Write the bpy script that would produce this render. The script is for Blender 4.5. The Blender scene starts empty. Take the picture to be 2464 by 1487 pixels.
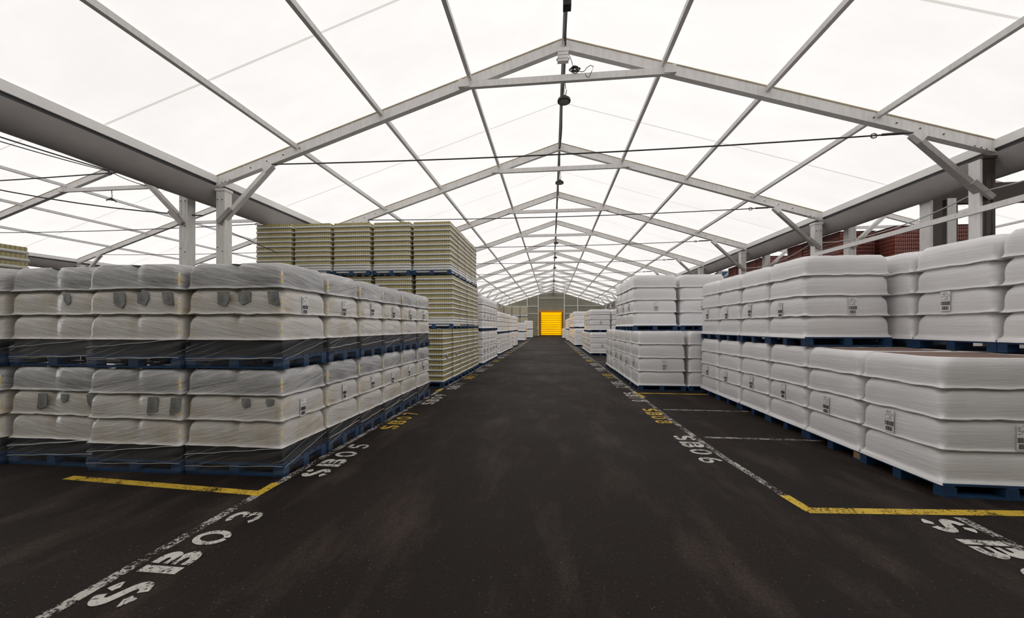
import bpy, math, random
from mathutils import Vector, Matrix, noise
C = bpy.context.scene.collection
sc = bpy.context.scene
R = math.radians
# ------------------------------------------------------------------ camera
W, H = 2464, 1487
cam_d = bpy.data.cameras.new('camera')
cam = bpy.data.objects.new('camera', cam_d); C.objects.link(cam)
cam.location = (0, 0, 1.68)
cam.rotation_euler = (R(90), 0, R(6.03))
cam_d.sensor_fit = 'HORIZONTAL'; cam_d.sensor_width = 36
cam_d.lens = 900 / W * 36
cam_d.shift_y = 42.5 / W
cam_d.clip_start = 0.05; cam_d.clip_end = 400
sc.camera = cam
# ------------------------------------------------------------------ sky, exposure
SKY = 2.36
wd = bpy.data.worlds.new('overcast_sky'); sc.world = wd
wd.use_nodes = True
bg = wd.node_tree.nodes['Background']
bg.inputs[0].default_value = (1.0, 0.988, 0.978, 1); bg.inputs[1].default_value = SKY
sc.view_settings.view_transform = 'Standard'; sc.view_settings.look = 'None'
sc.view_settings.gamma = 1; sc.view_settings.use_curve_mapping = False
sc.view_settings.exposure = 0.0
sc.cycles.max_bounces = 10; sc.cycles.diffuse_bounces = 5; sc.cycles.transparent_max_bounces = 16
sc.cycles.glossy_bounces = 3; sc.cycles.transmission_bounces = 4
sc.cycles.sample_clamp_indirect = 6
sc.cycles.use_denoising = True

# ------------------------------------------------------------------ node helpers
class NT:
    def __init__(s, name):
        s.m = bpy.data.materials.new(name); s.m.use_nodes = True
        s.t = s.m.node_tree; s.t.nodes.clear()
        s.out = s.t.nodes.new('ShaderNodeOutputMaterial')
        s.k = 0
    def n(s, typ, ins=None, **kw):
        x = s.t.nodes.new('ShaderNode' + typ)
        for a, b in kw.items(): setattr(x, a, b)
        for a, b in (ins or {}).items():
            if isinstance(b, tuple) and len(b) == 2 and hasattr(b[0], 'outputs'): s.t.links.new(b[0].outputs[b[1]], x.inputs[a])
            elif hasattr(b, 'outputs'): s.t.links.new(b.outputs[0], x.inputs[a])
            else: x.inputs[a].default_value = b
        return x
    def link(s, a, oa, b, ib): s.t.links.new(a.outputs[oa], b.inputs[ib])
    def ramp(s, fac, stops, interp='LINEAR'):
        r = s.n('ValToRGB', {'Fac': fac}); cr = r.color_ramp; cr.interpolation = interp
        while len(cr.elements) < len(stops): cr.elements.new(0.5)
        for e, (p, c) in zip(cr.elements, stops):
            e.position = p; e.color = c if len(c) == 4 else (*c, 1)
        return r
    def obj(s, scale=(1, 1, 1), rot=(0, 0, 0)):
        tc = s.n('TexCoord')
        return s.n('Mapping', {'Vector': (tc, 'Object'), 'Scale': scale, 'Rotation': rot})
    def robj(s, rot, scale):
        tc = s.n('TexCoord'); m1 = s.n('Mapping', {'Vector': (tc, 'Object'), 'Rotation': rot})
        return s.n('Mapping', {'Vector': m1, 'Scale': scale})
    def noise(s, vec, scale=1, detail=4, rough=0.55):
        return s.n('TexNoise', {'Vector': vec, 'Scale': scale, 'Detail': detail, 'Roughness': rough})
    def mix(s, f, a, b, blend='MIX'):
        x = s.t.nodes.new('ShaderNodeMix'); x.data_type = 'RGBA'; x.blend_type = blend
        for i, v in ((0, f), (6, a), (7, b)):
            if hasattr(v, 'outputs'): s.t.links.new(v.outputs[2] if v.bl_idname == 'ShaderNodeMix' else v.outputs[0], x.inputs[i])
            else: x.inputs[i].default_value = v if (i == 0 or len(v) == 4) else (*v, 1)
        return x
    def math(s, op, a, b=0.0):
        x = s.t.nodes.new('ShaderNodeMath'); x.operation = op
        for i, v in ((0, a), (1, b)):
            if hasattr(v, 'outputs'): s.t.links.new(v.outputs[0], x.inputs[i])
            else: x.inputs[i].default_value = v
        return x
    def done(s, sh, o=0):
        s.t.links.new(sh.outputs[o], s.out.inputs[0]); return s.m
    def bsdf(s, col, rough=0.5, metal=0.0, bump=None, bs=0.3, bd=0.01, coat=0.0, spec=0.5):
        p = s.n('BsdfPrincipled', {'Roughness': rough, 'Metallic': metal, 'Coat Weight': coat, 'Specular IOR Level': spec})
        if hasattr(col, 'outputs'): s.t.links.new(col.outputs[2] if col.bl_idname == 'ShaderNodeMix' else col.outputs[0], p.inputs[0])
        else: p.inputs[0].default_value = (*col, 1)
        if bump is not None:
            b = s.n('Bump', {'Height': bump, 'Strength': bs, 'Distance': bd}); s.link(b, 0, p, 'Normal')
        return p

def plain(name, col, rough=0.5, metal=0.0, var=0.12, scale=3.0, coat=0.0):
    t = NT(name); v = t.noise(t.obj(), scale, 5)
    d = tuple(c * (1 - var * 2) for c in col); l = tuple(min(1, c * (1 + var)) for c in col)
    return t.done(t.bsdf(t.ramp(v, [(0.3, d), (0.7, l)]), rough, metal, bump=v, bs=0.08, coat=coat))

M = {}
def mat_asphalt():
    t = NT('asphalt'); o = t.obj()
    big = t.noise(o, 0.35, 6, 0.62); mid = t.noise(t.obj((1.6, 0.5, 1)), 1.1, 6, 0.65); fine = t.noise(o, 45, 3, 0.7)
    base = t.ramp(big, [(0.32, (0.0085, 0.0058, 0.0046)), (0.55, (0.0155, 0.0108, 0.0088)), (0.78, (0.029, 0.0208, 0.0172))])
    dust = t.ramp(mid, [(0.50, (0, 0, 0)), (0.74, (1, 1, 1))])
    c1 = t.mix(t.math('MULTIPLY', dust, 0.8), base, (0.056, 0.0415, 0.0355))
    f2 = t.ramp(fine, [(0.3, (0.55, 0.55, 0.55)), (0.7, (1.5, 1.45, 1.4))])
    c2 = t.mix(1.0, c1, f2, 'MULTIPLY')
    v = t.n('TexVoronoi', {'Vector': o, 'Scale': 62.0}); dots = t.ramp((v, 'Distance'), [(0.12, (1, 1, 1)), (0.22, (0, 0, 0))])
    sel = t.n('SeparateColor', {'Color': (v, 'Color')}); pick = t.ramp(sel, [(0.88, (0, 0, 0)), (0.95, (1, 1, 1))])
    hue = t.ramp((sel, 'Green'), [(0.0, (0.30, 0.17, 0.07)), (0.45, (0.17, 0.13, 0.10)), (1.0, (0.30, 0.27, 0.24))])
    c3 = t.mix(t.math('MULTIPLY', dots, pick), c2, hue)
    rg = t.ramp(big, [(0.3, (0.6, 0.6, 0.6)), (0.7, (0.85, 0.85, 0.85))])
    p = t.bsdf(c3, 0.6, bump=fine, bs=0.6, bd=0.006, spec=0.16); t.link(rg, 0, p, 'Roughness')
    return t.done(p)
def mat_paint(name, col, wear=0.0):
    t = NT(name); n1 = t.noise(t.obj(), 42, 4, 0.75); n2 = t.noise(t.obj(), 5, 4)
    s = t.math('ADD', n1, t.math('MULTIPLY', n2, 0.55))
    f = t.ramp(s, [(0.66 + wear, (0, 0, 0)), (0.72 + wear, (1, 1, 1))])
    p = t.bsdf(t.ramp(n2, [(0.3, tuple(c * 0.75 for c in col)), (0.7, col)]), 0.6)
    mx = t.n('MixShader', {0: f, 1: t.n('BsdfTransparent'), 2: p})
    return t.done(mx)
def mat_roof():
    t = NT('translucent_white_roof_fabric'); tc = t.n('TexCoord'); sp = t.n('SeparateXYZ', {'Vector': (tc, 'Object')})
    # welded seams across the fabric, half way between the frames
    m = t.math('MODULO', t.math('ADD', t.n('Math', {0: (sp, 'Y'), 1: 0.0}, operation='ADD'), 98.6), 5.0)
    d = t.math('ABSOLUTE', t.math('SUBTRACT', m, 0.0)); seam = t.math('LESS_THAN', d, 0.045)
    n = t.noise(t.obj((0.5, 1.2, 1)), 0.9, 5, 0.6); n2 = t.noise(t.obj((0.35, 7, 1), (0, 0, 0.2)), 2.0, 4, 0.7)
    col = t.ramp(n, [(0.3, (0.545, 0.532, 0.525)), (0.7, (0.585, 0.576, 0.568))])
    st = t.ramp(n2, [(0.62, (1, 1, 1)), (0.8, (0.955, 0.945, 0.94))])
    c = t.mix(1.0, col, st, 'MULTIPLY'); c = t.mix(seam, c, (0.40, 0.385, 0.37))
    tr = t.n('BsdfTranslucent'); t.link(c, 2, tr, 0)
    df = t.n('BsdfDiffuse', {0: (0.8, 0.79, 0.78, 1)})
    return t.done(t.n('MixShader', {0: 0.25, 1: tr, 2: df}))
def mat_alu(name, col=(0.42, 0.405, 0.395), metal=0.15, rough=0.45):
    t = NT(name); n = t.noise(t.obj((5, 5, 0.9)), 3, 5, 0.6); n2 = t.noise(t.obj((8, 8, 8)), 6, 3)
    c = t.ramp(n, [(0.25, tuple(x * 0.84 for x in col)), (0.5, col), (0.75, tuple(x * 1.08 for x in col))])
    return t.done(t.bsdf(c, rough, metal, bump=n2, bs=0.05))
def mat_wrap(name, col=(0.87, 0.86, 0.865), tint=(0.81, 0.80, 0.81)):
    t = NT(name); o = t.robj((0.03, 0.05, 0), (0.6, 0.6, 8)); n = t.noise(o, 2.2, 5, 0.65)
    o2 = t.obj((1, 1, 1)); n2 = t.noise(o2, 2.3, 4)
    o3 = t.robj((-0.02, -0.03, 0), (1.2, 1.2, 50)); n3 = t.noise(o3, 2.0, 3, 0.6)
    c = t.ramp(n2, [(0.3, tint), (0.7, col)])
    c = t.mix(0.5, c, t.ramp(n3, [(0.3, (0.90, 0.90, 0.90)), (0.6, (1, 1, 1))]), 'MULTIPLY')
    h = t.math('ADD', n, t.math('MULTIPLY', n3, 0.35))
    p = t.bsdf(c, 0.27, bump=h, bs=0.32, bd=0.02, spec=0.5, coat=0.35); p.inputs['Coat Roughness'].default_value = 0.1
    return t.done(p)
def mat_milky(name):
    """bags under milky film: cream bags, grey wrinkled film, white and yellow door glints painted on the upright corners"""
    t = NT(name); tc = t.n('TexCoord'); sp = t.n('SeparateXYZ', {'Vector': (tc, 'Object')})
    n = t.noise(t.robj((-0.16, 0.16, 0), (0.8, 0.8, 7)), 2.2, 5, 0.68)
    n2 = t.noise(t.obj((1, 1, 1.2)), 2.6, 4); n3 = t.noise(t.robj((-0.22, 0.25, 0), (0.9, 0.9, 34)), 2.0, 4, 0.6)
    cream = t.ramp(n2, [(0.28, (0.62, 0.52, 0.35)), (0.46, (0.77, 0.72, 0.65)), (0.72, (0.84, 0.82, 0.80))])
    grey = t.ramp(n, [(0.35, (0.25, 0.25, 0.255)), (0.68, (0.60, 0.60, 0.61))])
    top = t.ramp(t.math('ADD', t.n('Math', {0: (sp, 'Z'), 1: 0.0}, operation='ADD'), t.math('MULTIPLY', n2, 0.06)), [(0.90, (0.28, 0.28, 0.28)), (0.965, (0.95, 0.95, 0.95))])
    c = t.mix(top, cream, grey)
    c = t.mix(t.math('MULTIPLY', t.ramp(n3, [(0.52, (0, 0, 0)), (0.72, (1, 1, 1))]), 0.75), c, (0.86, 0.85, 0.85))
    ax = t.math('ABSOLUTE', t.n('Math', {0: (sp, 'X'), 1: 0.0}, operation='ADD')); ay = t.math('ABSOLUTE', t.n('Math', {0: (sp, 'Y'), 1: 0.0}, operation='ADD'))
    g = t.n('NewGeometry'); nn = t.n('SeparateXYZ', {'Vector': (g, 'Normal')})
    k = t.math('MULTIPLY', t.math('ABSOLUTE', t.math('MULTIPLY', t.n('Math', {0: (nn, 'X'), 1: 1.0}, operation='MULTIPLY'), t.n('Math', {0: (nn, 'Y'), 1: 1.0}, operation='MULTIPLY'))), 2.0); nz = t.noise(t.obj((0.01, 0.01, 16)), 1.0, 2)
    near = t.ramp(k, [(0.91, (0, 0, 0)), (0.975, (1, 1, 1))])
    yellow_glints = t.math('MULTIPLY', near, t.ramp(nz, [(0.47, (0, 0, 0)), (0.54, (1, 1, 1))]))
    c = t.mix(near, c, (0.88, 0.83, 0.74)); c = t.mix(yellow_glints, c, (0.95, 0.66, 0.14))  # reflections of the yellow door painted into the corner colour
    h = t.math('ADD', n, t.math('MULTIPLY', n3, 0.4))
    p = t.bsdf(c, 0.22, bump=h, bs=0.5, bd=0.022, coat=0.45); p.inputs['Coat Roughness'].default_value = 0.07
    return t.done(p)
def mat_film():
    t = NT('clear_stretch_film')
    n = t.noise(t.robj((-0.2, 0.2, 0), (0.7, 0.7, 12)), 2.0, 5, 0.7); n2 = t.noise(t.robj((-0.28, 0.3, 0), (0.25, 0.25, 40)), 2.0, 2)
    f = t.ramp(n, [(0.42, (0.01, 0.01, 0.01)), (0.78, (0.20, 0.20, 0.21))])
    st = t.ramp(n2, [(0.655, (0, 0, 0)), (0.70, (0.5, 0.5, 0.5))])
    fac = t.math('MINIMUM', t.math('ADD', f, st), 0.85)
    p = t.bsdf((0.62, 0.62, 0.64), 0.25, bump=n, bs=0.5)
    return t.done(t.n('MixShader', {0: fac, 1: t.n('BsdfTransparent'), 2: p}))
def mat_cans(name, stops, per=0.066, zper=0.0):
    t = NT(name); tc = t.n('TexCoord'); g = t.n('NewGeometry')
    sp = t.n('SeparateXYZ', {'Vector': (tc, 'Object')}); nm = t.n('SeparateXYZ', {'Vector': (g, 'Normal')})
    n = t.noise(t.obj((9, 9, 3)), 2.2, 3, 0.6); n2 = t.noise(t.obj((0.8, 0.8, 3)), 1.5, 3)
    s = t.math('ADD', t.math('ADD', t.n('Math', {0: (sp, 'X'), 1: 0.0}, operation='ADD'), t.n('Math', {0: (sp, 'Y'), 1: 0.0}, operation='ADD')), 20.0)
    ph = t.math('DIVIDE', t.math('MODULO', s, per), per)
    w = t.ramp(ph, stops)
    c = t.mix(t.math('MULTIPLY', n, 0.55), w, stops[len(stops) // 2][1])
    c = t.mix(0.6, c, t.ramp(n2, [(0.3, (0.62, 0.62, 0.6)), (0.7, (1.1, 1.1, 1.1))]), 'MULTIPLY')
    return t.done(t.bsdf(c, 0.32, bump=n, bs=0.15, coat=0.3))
def mat_cladding():
    t = NT('olive_grey_wall_cladding'); tc = t.n('TexCoord'); sp = t.n('SeparateXYZ', {'Vector': (tc, 'Object')})
    x = t.math('MODULO', t.math('ADD', t.n('Math', {0: (sp, 'X'), 1: 0.0}, operation='ADD'), 200.0), 0.34)
    rib = t.ramp(t.math('DIVIDE', x, 0.34), [(0.0, (0, 0, 0)), (0.1, (1, 1, 1)), (0.75, (1, 1, 1)), (0.85, (0, 0, 0))])
    z = t.math('MODULO', t.math('ADD', t.n('Math', {0: (sp, 'Z'), 1: 0.0}, operation='ADD'), 0.35), 1.15)
    seam = t.math('LESS_THAN', z, 0.05)
    n = t.noise(t.obj(), 0.7, 4)
    c = t.ramp(n, [(0.3, (0.235, 0.225, 0.165)), (0.7, (0.275, 0.265, 0.20))])
    c = t.mix(t.math('MULTIPLY', seam, 0.5), c, (0.12, 0.115, 0.085))
    return t.done(t.bsdf(c, 0.55, bump=rib, bs=0.7, bd=0.03))
def mat_translucent(name, col, mixd=0.2):
    t = NT(name); n = t.noise(t.obj(), 1.5, 3)
    c = t.ramp(n, [(0.3, tuple(x * 0.93 for x in col)), (0.7, col)])
    tr = t.n('BsdfTranslucent'); t.link(c, 0, tr, 0)
    df = t.n('BsdfDiffuse'); t.link(c, 0, df, 0)
    return t.done(t.n('MixShader', {0: mixd, 1: tr, 2: df}))

M['asphalt'] = mat_asphalt()
M['white_paint'] = mat_paint('worn_white_floor_paint', (0.62, 0.59, 0.55))
M['line_paint'] = mat_paint('very_worn_white_line_paint', (0.50, 0.475, 0.44), 0.10)
M['yellow_paint'] = mat_paint('worn_yellow_floor_paint', (0.66, 0.44, 0.035))
M['roof'] = mat_roof()
M['alu'] = mat_alu('weathered_aluminium', (0.74, 0.72, 0.70), 0.05, 0.55)
M['alu_light'] = mat_alu('pale_aluminium', (0.72, 0.70, 0.68), 0.1, 0.5)
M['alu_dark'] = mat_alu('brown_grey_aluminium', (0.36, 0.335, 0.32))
M['gutter'] = plain('grey_brown_gutter_membrane', (0.36, 0.335, 0.325), 0.6, var=0.06, scale=1.2)
M['eave'] = plain('pale_eave_fabric', (0.86, 0.84, 0.82), 0.6, var=0.03, scale=1.5)
M['dark_rubber'] = plain('dark_grey_rubber', (0.06, 0.06, 0.065), 0.6)
M['black'] = plain('black_plastic', (0.012, 0.012, 0.013), 0.45)
M['steel'] = plain('dull_steel', (0.35, 0.34, 0.33), 0.35, 0.7)
M['cable'] = plain('dark_steel_cable', (0.05, 0.048, 0.047), 0.5, 0.3)
M['wire'] = plain('pale_wire', (0.45, 0.44, 0.43), 0.5)
M['wrap'] = mat_wrap('white_stretch_wrap')
M['wrap_far'] = mat_wrap('white_stretch_wrap_far', (0.86, 0.85, 0.855), (0.80, 0.79, 0.795))
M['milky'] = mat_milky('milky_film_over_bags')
M['film'] = mat_film()
M['blue'] = plain('blue_painted_pallet_wood', (0.006, 0.045, 0.125), 0.65, var=0.22, scale=7)
M['wood'] = plain('bare_pallet_wood', (0.36, 0.22, 0.11), 0.7, var=0.2, scale=9)
M['charcoal'] = plain('charcoal_tray', (0.016, 0.017, 0.022), 0.5, var=0.25, scale=4)
M['flap'] = plain('dark_slip_sheet', (0.27, 0.275, 0.27), 0.35, var=0.3, scale=9)
M['board'] = plain('brown_cardboard', (0.20, 0.125, 0.095), 0.7, var=0.08)
M['strand'] = plain('bright_film_fold', (0.74, 0.73, 0.72), 0.3)
M['tan'] = plain('tan_keder_edge', (0.50, 0.41, 0.27), 0.6)
M['shaded_alu'] = plain('shaded_column_metal', (0.055, 0.038, 0.035), 0.45, 0.2, var=0.1)  # dark brown stands for the shade on right-hand column and post fronts
M['label'] = plain('white_paper_label', (0.90, 0.89, 0.89), 0.5, var=0.02)
M['ink'] = plain('black_ink', (0.05, 0.05, 0.055), 0.6)
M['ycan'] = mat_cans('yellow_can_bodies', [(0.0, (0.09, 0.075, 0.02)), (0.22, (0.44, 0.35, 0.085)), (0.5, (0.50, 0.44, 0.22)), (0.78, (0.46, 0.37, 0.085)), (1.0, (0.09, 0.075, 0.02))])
M['tray'] = mat_wrap('filmed_white_tray', (0.70, 0.69, 0.67), (0.58, 0.57, 0.54))
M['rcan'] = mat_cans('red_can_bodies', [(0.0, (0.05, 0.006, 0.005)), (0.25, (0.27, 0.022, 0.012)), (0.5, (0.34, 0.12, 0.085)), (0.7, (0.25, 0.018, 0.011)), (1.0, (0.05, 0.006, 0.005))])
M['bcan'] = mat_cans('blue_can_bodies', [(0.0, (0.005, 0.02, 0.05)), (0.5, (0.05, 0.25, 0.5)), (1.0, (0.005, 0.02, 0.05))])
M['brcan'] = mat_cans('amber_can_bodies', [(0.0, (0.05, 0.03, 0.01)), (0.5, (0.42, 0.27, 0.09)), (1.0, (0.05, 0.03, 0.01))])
M['darkboard'] = plain('dark_layer_board', (0.05, 0.035, 0.03), 0.7)
M['clad'] = mat_cladding()
M['door_yellow'] = mat_translucent('yellow_translucent_door', (0.99, 0.70, 0.012))
M['door_window'] = mat_translucent('clear_door_window', (0.98, 0.93, 0.5), 0.1)
M['orange'] = plain('orange_painted_steel', (0.62, 0.26, 0.018), 0.5, var=0.05)
M['door_dark'] = plain('dark_door_seal', (0.022, 0.012, 0.006), 0.6)
M['lamp_glass'] = plain('grey_lamp_lens', (0.30, 0.28, 0.26), 0.35)
def mat_emit():
    t = NT('lit_lamp_lens'); return t.done(t.n('Emission', {0: (1, 0.99, 0.97, 1), 1: 2.0}))
M['lamp_lit'] = mat_emit()

# ------------------------------------------------------------------ geometry helpers
class MB:
    def __init__(s): s.v = []; s.f = []; s.mi = []; s.smooth = []
    def quad_strip(s, rows, closed=True, mat=0, smooth=True):
        b = len(s.v); n = len(rows[0])
        for r in rows: s.v += [tuple(p) for p in r]
        for i in range(len(rows) - 1):
            for j in range(n if closed else n - 1):
                k = (j + 1) % n
                s.f.append((b + i * n + j, b + i * n + k, b + (i + 1) * n + k, b + (i + 1) * n + j)); s.mi.append(mat); s.smooth.append(smooth)
        return b
    def poly(s, pts, mat=0, smooth=False):
        b = len(s.v); s.v += [tuple(p) for p in pts]; s.f.append(tuple(range(b, b + len(pts)))); s.mi.append(mat); s.smooth.append(smooth)
    def hexa(s, p, mat=0):
        b = len(s.v); s.v += [tuple(q) for q in p]
        for f in ((0, 3, 2, 1), (4, 5, 6, 7), (0, 1, 5, 4), (1, 2, 6, 5), (2, 3, 7, 6), (3, 0, 4, 7)):
            s.f.append(tuple(b + i for i in f)); s.mi.append(mat); s.smooth.append(False)
    def box(s, x0, x1, y0, y1, z0, z1, mat=0):
        s.hexa([(x0, y0, z0), (x1, y0, z0), (x1, y1, z0), (x0, y1, z0), (x0, y0, z1), (x1, y0, z1), (x1, y1, z1), (x0, y1, z1)], mat)
    def beam(s, p0, p1, w, h, up=(0, 0, 1), mat=0):
        p0 = Vector(p0); p1 = Vector(p1); d = (p1 - p0).normalized(); up = Vector(up)
        a = d.cross(up).normalized(); u = a.cross(d).normalized(); a *= w / 2; u *= h / 2
        s.hexa([p0 - a - u, p0 + a - u, p0 + a + u, p0 - a + u, p1 - a - u, p1 + a - u, p1 + a + u, p1 - a + u], mat)
    def tube(s, pts, r, seg=6, mat=0, cap=True):
        pts = [Vector(p) for p in pts]; rows = []
        for i, p in enumerate(pts):
            d = (pts[min(i + 1, len(pts) - 1)] - pts[max(i - 1, 0)]).normalized()
            a = d.cross(Vector((0, 0, 1)))
            if a.length < 1e-3: a = Vector((1, 0, 0))
            a.normalize(); u = a.cross(d).normalized()
            rows.append([p + a * r * math.cos(2 * math.pi * k / seg) + u * r * math.sin(2 * math.pi * k / seg) for k in range(seg)])
        s.quad_strip(rows, True, mat)
        if cap: s.poly(rows[0][::-1], mat); s.poly(rows[-1], mat)
    def lathe(s, prof, c=(0, 0, 0), seg=24, mat=0, caps=(True, True)):
        rows = [[(c[0] + r * math.cos(2 * math.pi * k / seg), c[1] + r * math.sin(2 * math.pi * k / seg), c[2] + z) for k in range(seg)] for r, z in prof]
        s.quad_strip(rows, True, mat)
        if caps[0]: s.poly(rows[0][::-1], mat)
        if caps[1]: s.poly(rows[-1], mat)
    def mesh(s, name, mats):
        me = bpy.data.meshes.new(name); me.from_pydata(s.v, [], s.f)
        for m in (mats if isinstance(mats, list) else [mats]): me.materials.append(m)
        me.polygons.foreach_set('material_index', s.mi); me.polygons.foreach_set('use_smooth', s.smooth)
        me.update(); return me
    def build(s, name, mats, parent=None): return place(name, s.mesh(name, mats), parent)
def place(name, me, parent=None, loc=(0, 0, 0), rot=(0, 0, 0)):
    o = bpy.data.objects.new(name, me); C.objects.link(o); o.location = loc; o.rotation_euler = rot
    if parent: o.parent = parent
    return o
def tag(o, label, cat, group=None):
    o['label'] = label; o['category'] = cat
    if group: o['group'] = group
    return o
def struct(o, label=None, cat=None):
    o['kind'] = 'structure'
    if label: o['label'] = label
    if cat: o['category'] = cat
    return o
def thing(name, label, cat, loc=(0, 0, 0), rz=0, group=None):
    o = bpy.data.objects.new(name, None); C.objects.link(o); o.location = loc; o.rotation_euler = (0, 0, rz); o.empty_display_size = 0.2
    return tag(o, label, cat, group)
ORD = ['first', 'second', 'third', 'fourth', 'fifth', 'sixth', 'seventh', 'eighth', 'ninth', 'tenth', 'eleventh', 'twelfth', 'thirteenth', 'fourteenth', 'fifteenth', 'sixteenth', 'seventeenth', 'eighteenth', 'nineteenth', 'twentieth']

# ================================================================== SETTING
mb = MB(); mb.box(-60, 60, -25, 110, -0.3, 0.0)
struct(mb.build('floor', M['asphalt']), 'dark speckled asphalt floor of the storage tent', 'floor')
X0, HALF, HE, HR = 0.29, 8.97, 5.60, 8.46        # ridge line, half span, eave and ridge height
SL = (HR - HE) / HALF
PITCH = 2 * HALF + 0.66                            # from one tent's ridge to the next
YB, YF = -5.0, 68.9                               # roof ends
FR = [8.9 + 5 * i for i in range(12)]
def roof(name, x0, y0, y1, label):
    b = MB(); n = 12
    rows = []
    for y in (y0, y1): rows.append([(x0 - HALF - 0.02, y, HE + 0.01), (x0, y, HR + 0.012), (x0 + HALF + 0.02, y, HE + 0.01)])
    b.quad_strip(rows, False, smooth=False)
    o = b.build(name, M['roof']); struct(o, label, 'roof'); return o
roof('ceiling', X0, YB, YF, 'glowing white fabric roof over the aisle')
roof('ceiling.001', X0 - PITCH, YB, YF, 'white fabric roof of the neighbouring tent on the left')
roof('ceiling.002', X0 + PITCH, YB, YF, 'white fabric roof of the neighbouring tent on the right')

# end wall with the door opening
DX0, DX1, DZ = -2.22, 2.12, 4.62
b = MB(); Yw = YF + 0.05
def wtop(x):
    d = min(abs(x - X0), abs(x - X0 + PITCH), abs(x - X0 - PITCH)); return max(HE - 0.3, HR - SL * d)
def wall_seg(x0, x1, z0a, z0b=None):
    z0b = z0a if z0b is None else z0b
    b.hexa([(x0, Yw, z0a), (x1, Yw, z0b), (x1, Yw + 0.1, z0b), (x0, Yw + 0.1, z0a), (x0, Yw, wtop(x0)), (x1, Yw, wtop(x1)), (x1, Yw + 0.1, wtop(x1)), (x0, Yw + 0.1, wtop(x0))])
for x0, x1, z in ((-27, X0 - PITCH, 0), (X0 - PITCH, X0 - PITCH / 2, 0), (X0 - PITCH / 2, DX0, 0), (DX0, X0, DZ), (X0, DX1, DZ), (DX1, X0 + PITCH / 2, 0), (X0 + PITCH / 2, X0 + PITCH, 0), (X0 + PITCH, 27, 0)): wall_seg(x0, x1, z)
struct(b.build('wall_back', M['clad']), 'olive grey ribbed cladding of the far end wall', 'wall')
b = MB(); b.box(-30, 30, YB - 0.2, YB - 0.05, 0, HR + 0.3)  # unseen wall, added to cut the light on camera-facing sides
struct(b.build('wall_light_block', M['clad']), 'unseen light-blocking wall added behind the camera', 'wall')
b = MB(); b.box(-60, 60, YF + 0.3, YF + 45, 0.0, 0.02)  # unseen slab, added to bounce sky light into the door
struct(b.build('floor.001', plain('pale_bounce_slab', (0.55, 0.54, 0.51), 0.8)), 'unseen pale slab added outside to brighten the yellow door', 'floor')
for i, (x, lab) in enumerate(((-4.45, 'outer left'), (-2.42, 'inner left'), (2.32, 'inner right'), (4.72, 'outer right'))):
    b = MB(); b.box(x - 0.09, x + 0.09, Yw - 0.2, Yw - 0.01, 0, HR - SL * abs(x - X0) - 0.1)
    tag(b.build('wall_post', M['alu_light']), 'pale steel wall post, %s of the yellow door on end wall' % lab, 'post', 'end wall posts')
for x0, x1, z, lab in ((-2.33, 2.23, 6.85, 'high rail across the gable above the door'), (-8.6, -2.51, 5.42, 'upper rail left of the door'), (2.41, 8.9, 5.46, 'upper rail right of the door'), (-8.6, -2.51, 4.1, 'lower rail left of the door'), (2.41, 8.9, 4.1, 'lower rail right of the door')):
    b = MB(); b.box(x0, x1, Yw - 0.12, Yw - 0.01, z - 0.06, z + 0.06)
    tag(b.build('wall_rail', M['alu_light']), 'pale steel %s on the end wall' % lab, 'rail', 'end wall rails')
# yellow roller door
b = MB(); b.box(-1.98, 1.9, Yw - 0.02, Yw + 0.01, 0.12, 4.36)
door = struct(b.build('door_1', M['door_yellow']), 'glowing yellow roller door in the far end wall', 'door')
b = MB(); b.box(-2.46 + 0.1, -2.16, Yw - 0.28, Yw - 0.02, 0, DZ + 0.02); b.box(2.06, 2.22, Yw - 0.28, Yw - 0.02, 0, DZ + 0.02); b.box(-2.16, 2.06, Yw - 0.28, Yw - 0.02, 4.34, DZ + 0.02); b.box(-2.3, 2.2, Yw - 0.02, Yw + 0.1, 4.36, DZ + 0.02)
o = b.build('door_frame', M['orange'], door); o['label'] = 'orange painted door frame'
for x0, x1, nm in ((-2.16, -1.98, 'guide_rail'), (1.9, 2.06, 'guide_rail')):
    b = MB(); b.box(x0, x1, Yw - 0.2, Yw + 0.02, 0, 4.34); b.build(nm, M['door_dark'], door)
b = MB(); b.box(-1.98, 1.9, Yw - 0.1, Yw - 0.03, 0.0, 0.14); b.build('bottom_seal', M['door_dark'], door)
for i in range(9):
    z = 0.42 + i * 0.405
    b = MB(); b.box(-1.98, 1.9, Yw - 0.06, Yw - 0.03, z - 0.03, z + 0.03); b.build('crossbar', M['door_dark'], door)
for i in range(7):
    x = -1.66 + i * 0.46
    b = MB(); b.box(x, x + 0.33, Yw - 0.035, Yw - 0.022, 1.02, 1.26); b.build('vision_panel', M['door_window'], door)
for x in (-1.86, 1.72):
    b = MB(); b.box(x, x + 0.06, Yw - 0.05, Yw - 0.025, 0.14, 4.2); b.build('strap', M['door_dark'], door)
b = MB(); b.box(-2.62, -2.5, Yw - 0.4, Yw - 0.21, 1.2, 1.75)
tag(b.build('control_box', M['alu_light']), 'small pale control box left of the yellow door', 'control box')
b = MB(); b.box(-0.5, 1.08, Yw - 0.35, Yw - 0.21, HR - 0.6, HR - 0.3)
b.box(-0.3, 0.88, Yw - 0.35, Yw - 0.21, HR - 0.3, HR - 0.22); tag(b.build('gable_panel', M['alu_dark']), 'small dark grey panel in the peak of the end wall', 'panel')

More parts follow.
